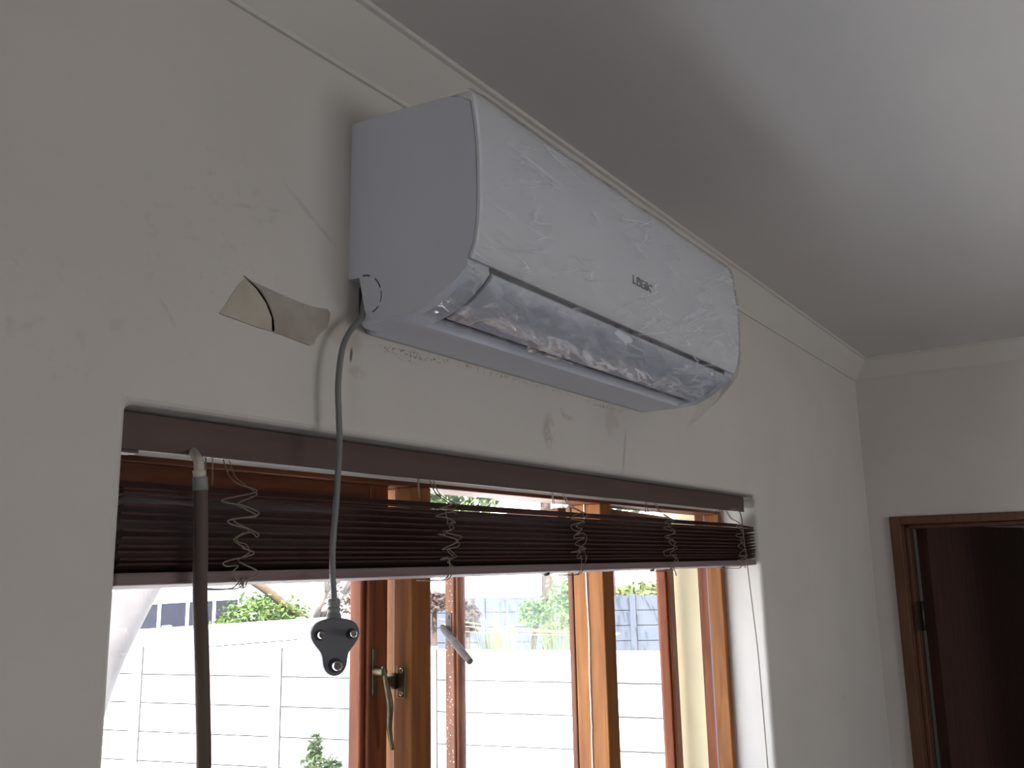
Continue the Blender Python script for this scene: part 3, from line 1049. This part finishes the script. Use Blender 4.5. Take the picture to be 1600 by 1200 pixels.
def squiggle(x, w, seed, zt=1.868, zb=1.727, loops=6):
    r = random.Random(seed)
    pts = [(x - 0.02 * w, 0.030, zt), (x - 0.01 * w, 0.020, 1.850), (x, 0.0045, 1.840)]
    z = 1.833
    sgn = 1
    for k in range(loops * 2):
        amp_ = w * r.uniform(0.25, 1.0)
        pts.append((x + sgn * amp_, 0.002 + r.uniform(-0.006, 0.001), z))
        if r.random() < 0.5:
            pts.append((x + sgn * amp_ * 0.85, 0.001 + r.uniform(-0.006, 0.0), z - 0.0045))
        z -= (1.833 - 1.747) / (loops * 2) * r.uniform(0.35, 1.65)
        if r.random() < 0.25:
            pts.append((x + sgn * amp_ * 0.2, -0.004, z + 0.006))
        if r.random() < 0.8: sgn = -sgn
    pts += [(x + 0.3 * w, 0.002, 1.742), (x - 0.1 * w, 0.004, 1.732), (x - 0.9 * w, 0.010, zb + 0.004), (x - 1.3 * w, 0.03, 1.732)]
    return smooth_path(pts, 6)


for i, (x, w) in enumerate(((0.645, 0.024), (1.000, 0.023), (1.362, 0.026), (1.730, 0.034), (2.130, 0.032))):
    bm = bmesh.new()
    tube(bm, squiggle(x, w, 20 + i), 0.0008, 6)
    tube(bm, squiggle(x + 0.008, w * 0.8, 40 + i, loops=5), 0.0007, 6)
    tube(bm, [(x - 0.016, 0.040, 1.874), (x - 0.017, 0.036, 1.842)], 0.0008, 6)
    tube(bm, [(x + 0.004, 0.054, 1.874), (x + 0.004, 0.052, 1.842)], 0.0008, 6)
    obj('ladder_cord', bm, m_string, blind)
    bm = bmesh.new()
    box(bm, x - 0.014, x + 0.020, 0.036, 0.056, 1.8722, 1.8746)
    obj('cord_guide', bm, m_putty, blind)
# tilt wand on its metal hook
bm = bmesh.new()
tube(bm, smooth_path([(0.6080, 0.034, 1.8740), (0.5990, 0.016, 1.8660), (0.5875, -0.004, 1.8580), (0.5820, -0.012, 1.8465)], 5), 0.0052, 12)
tube(bm, [(0.582, -0.012, 1.849), (0.583, -0.012, 1.842)], [0.0066, 0.0064], 12)
wd = obj('tilt_wand', tubem(smooth_path([(0.5835, -0.012, 1.8425), (0.5845, -0.012, 1.830), (0.5880, -0.012, 1.776), (0.5900, -0.012, 1.727), (0.5945, -0.012, 1.678), (0.5995, -0.0115, 1.623), (0.6035, -0.012, 1.560), (0.607, -0.012, 1.45), (0.609, -0.012, 1.25), (0.609, -0.012, 1.12)], 6),
                        [0.0062] * 2 + [0.0072] * 53, 16), m_wand, blind)
obj('wand_hook', bm, m_metal, wd)
obj('wand_cap', tubem([(0.5833, -0.012, 1.8445), (0.5836, -0.012, 1.8415), (0.5848, -0.012, 1.8290)], [0.0045, 0.0073, 0.0076], 16), m_plug2, wd)
# lift cord at the right
bm = bmesh.new()
tube(bm, smooth_path([(2.150, 0.028, 1.872), (2.153, 0.003, 1.862), (2.160, 0.001, 1.80), (2.169, 0.001, 1.757), (2.186, 0.000, 1.636), (2.202, 0.000, 1.531), (2.208, 0.000, 1.414), (2.214, 0.000, 1.27), (2.216, 0.0, 1.05), (2.2155, 0.0, 0.93)], 6), 0.0013, 8)
obj('lift_cord', bm, m_string, blind)

# ------------------------------------------------------------------ old tape on the wall
tp_ = empty('masking_tape', (0.69, 0, 2.04))
tag(tp_, 'torn piece of stained masking tape stuck on the wall left of the air conditioner', 'tape')


def wall_patch(name, poly, m, y, par, th=0.0006):
    bm = bmesh.new()
    a = [bm.verts.new((x, y, z)) for x, z in poly]
    b = [bm.verts.new((x, y - th, z)) for x, z in poly]
    n_ = len(poly)
    bm.faces.new(a)
    bm.faces.new(b[::-1])
    for i in range(n_):
        bm.faces.new((a[i], a[(i + 1) % n_], b[(i + 1) % n_], b[i]))
    return obj(name, bm, m, par)


def wp(x, y):   # wall coordinates measured off the tape's own corner
    return (x, y)


tapeL = [(0.6065, 2.0195), (0.614, 2.030), (0.6235, 2.046), (0.6330, 2.0600), (0.6385, 2.0655), (0.6480, 2.0640), (0.6600, 2.0570), (0.6690, 2.0490), (0.6760, 2.0400), (0.6810, 2.0300), (0.6840, 2.0190), (0.6835, 2.0145), (0.660, 2.0150), (0.636, 2.0172)]
tapeR = [(0.6405, 2.0665), (0.6640, 2.0640), (0.6900, 2.0610), (0.7200, 2.0580), (0.7430, 2.0570), (0.7550, 2.0585), (0.7650, 2.0600), (0.7705, 2.0560), (0.7690, 2.0460), (0.7655, 2.0360), (0.7560, 2.0280), (0.7480, 2.0190), (0.7440, 2.0110), (0.7380, 2.0090), (0.7200, 2.0110), (0.6990, 2.0130), (0.6800, 2.0148), (0.6790, 2.0300), (0.6700, 2.0450), (0.6560, 2.0580)]
wall_patch('tape_end', tapeL, m_tape, 0.0002, tp_)
wall_patch('tape_strip', tapeR, m_tape2, 0.0002, tp_)
bm = bmesh.new()
tube(bm, smooth_path([(0.6375, -0.0012, 2.0685), (0.6500, -0.0014, 2.0630), (0.6620, -0.0016, 2.0560), (0.6720, -0.0016, 2.0450), (0.6790, -0.0012, 2.0340), (0.6830, -0.0008, 2.0260)], 5), [0.0007] * 10 + [0.0006] * 10 + [0.0004] * 6, 6)
tube(bm, [(0.6070, -0.0004, 2.0190), (0.6600, -0.0005, 2.0143), (0.6820, -0.0006, 2.0138), (0.7380, -0.0004, 2.0085)], 0.0003, 6)
obj('tape_crease', bm, m_tape_edge, tp_)

# ------------------------------------------------------------------ outside
tag(obj('ground', boxm(-20, 60, WT + 0.001, 60, -0.80, -0.62), m_ground), 'pale sunlit paved yard outside the window', 'ground', kind='structure')


def panel_wall(name, p0, p1, ztop, zbot, step, m, label, ph=0.35, post=0.12, cap=True, first=0.0, group=None):
    a, b = Vector((*p0, 0)), Vector((*p1, 0))
    d = (b - a).normalized()
    n_ = Vector((d.y, -d.x, 0))
    if n_.dot(Vector((0, 0, 0)) - a) < 0:
        n_ = -n_
    L = (b - a).length
    bm = bmesh.new()
    z = ztop
    while z > zbot:
        obox(bm, a, d, n_, (0, 0, 1), (0, L), (-0.03, 0.0), (z - ph + 0.017, z))
        obox(bm, a, d, n_, (0, 0, 1), (0, L), (-0.03, -0.012), (z - ph, z - ph + 0.017), 1)
        z -= ph
    root = obj(name, bm, [m, m_joint_shade], None, origin=(a.x, a.y, zbot))
    tag(root, label, 'wall', group)
    s = first
    while s < L:
        bm = bmesh.new()
        obox(bm, a, d, n_, (0, 0, 1), (s - post / 2, s + post / 2), (-0.06, 0.035), (zbot, ztop + 0.03))
        obox(bm, a, d, n_, (0, 0, 1), (s + post / 2, s + post / 2 + 0.02), (-0.02, 0.004), (zbot, ztop), 1)  # dark strip that paints the shaded edge of the post
        obj('post', bm, [m, m_joint_shade], root)
        s += step
    return root


panel_wall('boundary_wall', (6.95, 11.9), (9.95, 1.6), 0.80, -0.62, 2.05, m_conc, 'sunlit white precast concrete garden wall with posts nearest the window', first=1.85)
panel_wall('boundary_wall', (8.3, 11.95), (13.6, 10.95), 0.90, -0.62, 2.4, m_conc, 'white precast wall behind the near garden wall, left of the plug', first=0.8)
panel_wall('boundary_wall', (14.7, 12.6), (18.6, 5.4), 1.08, -0.62, 1.55, m_conc_shade, 'precast wall far behind the yellow ropes, its shade put into a blue-grey colour', ph=0.30, first=0.7)


def leaf_cloud(bm, c, rad, n_, size, seed, flat=1.0, mi=0, aspect=2.2):
    r = random.Random(seed)
    c = Vector(c)
    for _ in range(n_):
        while True:
            p = Vector((r.uniform(-1, 1), r.uniform(-1, 1), r.uniform(-1, 1)))
            if 0.3 < p.length < 1: break
        lump = 0.75 + 0.35 * noise.noise(p.normalized() * 2.3 + Vector((seed, 0, 0)))
        p = c + Vector((p.x * rad[0], p.y * rad[1], p.z * rad[2])) * lump
        a = Vector((r.gauss(0, 1), r.gauss(0, 1), r.gauss(0, 0.6))).normalized()
        b = a.orthogonal().normalized()
        b = (Matrix.Rotation(r.uniform(0, 6.28), 3, a) @ b)
        s = size * r.uniform(0.6, 1.3)
        q = [p - a * s * 0.5, p + b * s * 0.5 / aspect, p + a * s * 0.5, p - b * s * 0.5 / aspect]
        bm.faces.new([bm.verts.new(v) for v in q]).material_index = mi


def plant(name, base, label, cat, blobs, n_, size, m_leaves, trunk=None, m_trunk=m_bark, seed=1, group=None, aspect=2.2):
    root = empty(name, base)
    tag(root, label, cat, group)
    bm = bmesh.new()
    for i, (c, rad) in enumerate(blobs):
        leaf_cloud(bm, c, rad, int(n_ * rad[0] * rad[2] / (blobs[0][1][0] * blobs[0][1][2])), size, seed + i, aspect=aspect)
    obj('foliage', bm, m_leaves, root)
    if trunk:
        for pts, rs in trunk:
            bm = bmesh.new()
            tube(bm, smooth_path(pts, 4), [rs[0] + (rs[1] - rs[0]) * k / ((len(pts) - 1) * 4) for k in range((len(pts) - 1) * 4 + 1)], 8)
            obj('trunk', bm, m_trunk, root)
    return root


G = -0.62
plant('garden_bush', (11.2, 12.4, G), 'round light green bush behind the white wall, right of the wand', 'bush',
      [((11.35, 12.4, 0.85), (1.0, 0.55, 0.62)), ((10.75, 12.5, 0.60), (0.6, 0.5, 0.5)), ((12.1, 12.4, 0.8), (0.6, 0.6, 0.5))], 2600, 0.09, m_leaf,
      [([(11.2, 12.7, G), (11.2, 12.7, 0.4), (11.3, 12.8, 0.9)], (0.05, 0.03))], seed=3)
plant('garden_tree', (10.6, 15.2, G), 'dark tree behind the wall beside the left window edge', 'tree',
      [((10.3, 16.4, 1.4), (1.1, 0.9, 1.4)), ((9.8, 16.2, 0.6), (0.6, 0.6, 0.5))], 1100, 0.18, m_leaf_dark,
      [([(10.3, 15.9, G), (10.2, 15.9, 0.6), (10.3, 16.1, 1.6)], (0.12, 0.06))], m_bark_dark, seed=9)
# bare tree by the plug: branching trunk, one sunlit bough
bt = empty('bare_tree', (12.1, 12.4, G))
tag(bt, 'leafless tree with pale forked branches behind the plug', 'tree')
bm = bmesh.new()
r = random.Random(8)


def limb(bm, p, d, L, rad, depth, r):
    q = p + d * L
    mid = p + d * L * 0.5 + Vector((r.uniform(-1, 1), r.uniform(-1, 1), r.uniform(-1, 1))) * L * 0.08
    tube(bm, [p, mid, q], [rad, rad * 0.85, rad * 0.65], 6)
    if depth == 0: return
    for _ in range(3 if depth > 1 else 4):
        nd = (d + Vector((r.uniform(-1, 1), r.uniform(-1, 1), r.uniform(-0.5, 0.8))) * 0.75).normalized()
        limb(bm, q, nd, L * r.uniform(0.55, 0.8), rad * 0.6, depth - 1, r)


limb(bm, Vector((12.4, 12.1, G)), Vector((0.02, 0.0, 1)), 1.25, 0.12, 4, r)
obj('branches', bm, m_bark, bt)
bm = bmesh.new()
tube(bm, smooth_path([(12.5, 12.2, 0.72), (12.0, 12.3, 1.05), (11.5, 12.4, 1.42), (11.0, 12.6, 1.75)], 4), [0.08] * 13, 8)
obj('bough', bm, m_twig, bt)
bm = bmesh.new()
leaf_cloud(bm, (13.3, 11.9, 1.3), (1.0, 0.5, 0.6), 500, 0.12, 77)
obj('dry_leaves', bm, m_twig, bt)
# thick pale trunk close to the left edge of the window
tag(obj('leaning_trunk', tubem(smooth_path([(4.15, 6.2, G), (4.20, 6.05, 0.4), (4.27, 5.93, 1.0), (4.40, 5.80, 1.5), (4.62, 5.66, 2.1), (4.9, 5.5, 3.0)], 4), [0.10 + 0.0045 * k for k in range(21)], 14), m_bark_pale),
    'pale leaning tree trunk at the far left of the window', 'tree trunk')

# dark fence panels in white frames
fr = empty('metal_fence', (9.9, 12.6, G))
tag(fr, 'dark blue fence panels in white posts above the wall, behind the wand', 'fence')
a, b = Vector((9.45, 13.4, 0)), Vector((11.9, 13.6, 0))
d = (b - a).normalized()
nn = Vector((d.y, -d.x, 0))
for i in range(4):
    bm = bmesh.new()
    obox(bm, a + d * 0.62 * i, d, nn, (0, 0, 1), (0.03, 0.59), (0, 0.03), (G, 1.20))
    obj('fence_panel', bm, m_fence_dark, fr)
for i in range(5):
    bm = bmesh.new()
    obox(bm, a + d * 0.62 * i, d, nn, (0, 0, 1), (-0.03, 0.03), (-0.02, 0.05), (G, 1.26))
    obj('fence_post', bm, m_white, fr)
bm = bmesh.new()
obox(bm, a, d, nn, (0, 0, 1), (0, 2.5), (-0.01, 0.04), (1.20, 1.245))
obj('top_rail', bm, m_white, fr)

plant('garden_tree', (14.6, 8.4, G), 'pale green leafy tree before the blue-grey wall, above the ropes', 'tree',
      [((14.3, 7.55, 1.10), (0.80, 0.7, 0.55)), ((14.0, 8.20, 0.92), (0.5, 0.4, 0.34)), ((14.2, 7.3, 1.20), (0.5, 0.45, 0.6))], 1500, 0.11, m_leaf_pale,
      [([(14.4, 8.55, G), (14.3, 8.4, 0.5), (14.2, 8.2, 0.9), (14.15, 8.0, 1.2)], (0.06, 0.035))], m_bark_dark, seed=21)
plant('garden_bush', (13.6, 7.2, G), 'yellow-green feathery shrub between the leafy tree and the right mullion', 'bush',
      [((13.3, 6.9, 0.78), (0.45, 0.4, 0.22)), ((13.0, 7.2, 0.70), (0.3, 0.3, 0.18))], 260, 0.26, m_leaf_yel,
      [([(13.5, 7.0, G), (13.4, 7.0, 0.6)], (0.03, 0.02))], m_twig, seed=31, aspect=7)


def spiky(name, base, label, h, n_, m, seed):
    r = random.Random(seed)
    bm = bmesh.new()
    b = Vector(base)
    for _ in range(n_):
        az = r.uniform(0, 2 * pi)
        el = r.uniform(1.12, 1.5)
        L = h * r.uniform(0.7, 1.1)
        hd = Vector((cos(az), sin(az), 0))
        w = Vector((-sin(az), cos(az), 0)) * 0.022
        pv = None
        for k in range(6):
            t = k / 5
            p = b + hd * (L * cos(el) * t) + Vector((0, 0, L * (sin(el) * t - 0.35 * t * t * (1.5 - el))))
            ww_ = w * (1 - t * 0.95)
            cur = (bm.verts.new(p - ww_), bm.verts.new(p + ww_))
            if pv: bm.faces.new((pv[0], pv[1], cur[1], cur[0]))
            pv = cur
    o = obj(name, bm, m, origin=base)
    return tag(o, label, 'plant')


spiky('spiky_plant', (10.6, 6.6, G), 'bright green spiky plant over the wall beside the middle casement stile', 1.75, 140, m_leaf_yel, 1)
spiky('spiky_plant', (12.2, 6.6, G), 'darker green spiky plant rising below the leafy tree', 1.65, 120, m_leaf_pale, 2)
spiky('spiky_plant', (11.7, 5.7, G), 'dry reddish spiky clump next to the right mullion', 1.45, 60, m_twig, 3)
plant('small_shrub', (7.2, 6.55, G), 'small dark green shrub growing in front of the white wall below the plug', 'shrub',
      [((7.2, 6.6, -0.30), (0.22, 0.22, 0.24)), ((7.2, 6.6, -0.08), (0.10, 0.10, 0.20)), ((7.35, 6.5, -0.32), (0.14, 0.12, 0.16))], 330, 0.075, m_leaf_dark,
      [([(7.2, 6.6, G), (7.2, 6.6, 0.0)], (0.015, 0.006))], m_twig, seed=41)
plant('climbing_hedge', (12.0, 9.4, G), 'dark hedge behind the wall between the left mullion and the casement stile', 'hedge',
      [((12.3, 9.1, 1.15), (0.75, 0.5, 0.22)), ((12.7, 8.7, 0.9), (0.3, 0.3, 0.35))], 500, 0.14, m_bark_dark, [([(12.3, 9.1, G), (12.3, 9.1, 1.1)], (0.05, 0.03)), ([(12.7, 8.7, G), (12.7, 8.7, 0.9)], (0.04, 0.03))], m_bark_dark, seed=51)
plant('garden_bush', (27, 12.3, G), 'bright green hedge top over the blue-grey wall at the right', 'bush',
      [((27, 12.0, 0.85), (1.6, 1.6, 0.38)), ((27.0, 13.6, 0.75), (1.3, 1.3, 0.30))], 900, 0.25, m_leaf_yel, [([(27, 12.0, G), (27, 12.0, 0.8)], (0.1, 0.08)), ([(27, 13.6, G), (27, 13.6, 0.7)], (0.1, 0.08))], m_bark_dark, seed=61)

# yellow ropes on a thin post
ropes = [((9.98, 7.15, 1.05), (9.15, 4.05, 0.98)), ((9.99, 7.1, 0.98), (9.16, 4.0, 0.99)), ((10.05, 7.15, 0.90), (9.2, 4.05, 0.975))]
rl = ['upper yellow washing rope over the garden wall', 'middle yellow washing rope over the garden wall', 'lowest yellow washing rope over the garden wall']
for (p, q), lb in zip(ropes, rl):
    p, q = Vector(p), Vector(q)
    m_ = (p + q) / 2 - Vector((0, 0, 0.03))
    tag(obj('washing_rope', tubem(smooth_path([p, m_, q], 6), 0.007, 6), m_rope), lb, 'rope', 'yellow washing ropes')
tag(obj('rope_post', tubem([(9.62, 5.72, G), (9.62, 5.72, 1.02)], 0.018, 8), m_rope), 'thin yellow post holding up the washing ropes', 'post')

# palm seen through the gap above the blind
pr = empty('palm_tree', (15.75, 9.0, G))
tag(pr, 'palm with drooping fronds seen in the gap above the blind', 'palm tree')
bm = bmesh.new()
r = random.Random(6)
C0 = Vector((15.6, 8.9, 3.9))
for k in range(70):
    az = r.uniform(0, 2 * pi)
    el = r.uniform(-0.2, 1.1)
    L = r.uniform(1.6, 2.6)
    hd = Vector((cos(az), sin(az), 0))
    sd = Vector((-sin(az), cos(az), 0))
    for j in range(14):
        t = j / 13
        p = C0 + hd * L * t * cos(el) + Vector((0, 0, L * (sin(el) * t - 0.9 * t * t)))
        for s in (-1, 1):
            tip = p + sd * s * 0.30 * (1 - t * 0.6) + hd * 0.12 - Vector((0, 0, 0.16))
            w = hd * 0.022
            bm.faces.new([bm.verts.new(v) for v in (p - w, p + w, tip)])
obj('fronds', bm, m_leaf_yel, pr)
obj('trunk', tubem([(15.75, 9.0, G), (15.6, 8.9, 3.9)], [0.13, 0.10], 10), m_bark_dark, pr)
plant('garden_tree', (19.5, 10.5, G), 'dark tree crown seen in the gap above the blind, left of the right mullion', 'tree',
      [((17.5, 12.8, 3.6), (1.5, 1.5, 1.5)), ((19.5, 9.6, 3.6), (1.6, 1.6, 1.3))], 900, 0.3, m_leaf_dark,
      [([(19.5, 9.6, G), (19.5, 9.6, 3.0)], (0.15, 0.1))], m_bark_dark, seed=71)
# house far off
hs = empty('house', (26, 24, G))
tag(hs, 'white house with grey roof far behind the garden walls', 'house')
bm = boxm(24, 34, 17.0, 30, G, 1.0)
obj('house_wall', bm, m_houses, hs)
bm = bmesh.new()
v = [bm.verts.new(p) for p in ((23.6, 16.6, 1.0), (34.4, 16.6, 1.0), (34.4, 30.4, 1.0), (23.6, 30.4, 1.0), (27, 22, 2.0), (31, 22, 2.0))]
for f in ((0, 1, 5, 4), (1, 2, 5), (2, 3, 4, 5), (3, 0, 4), (3, 2, 1, 0)):
    bm.faces.new([v[i] for i in f])
obj('house_roof', bm, m_houses, hs)
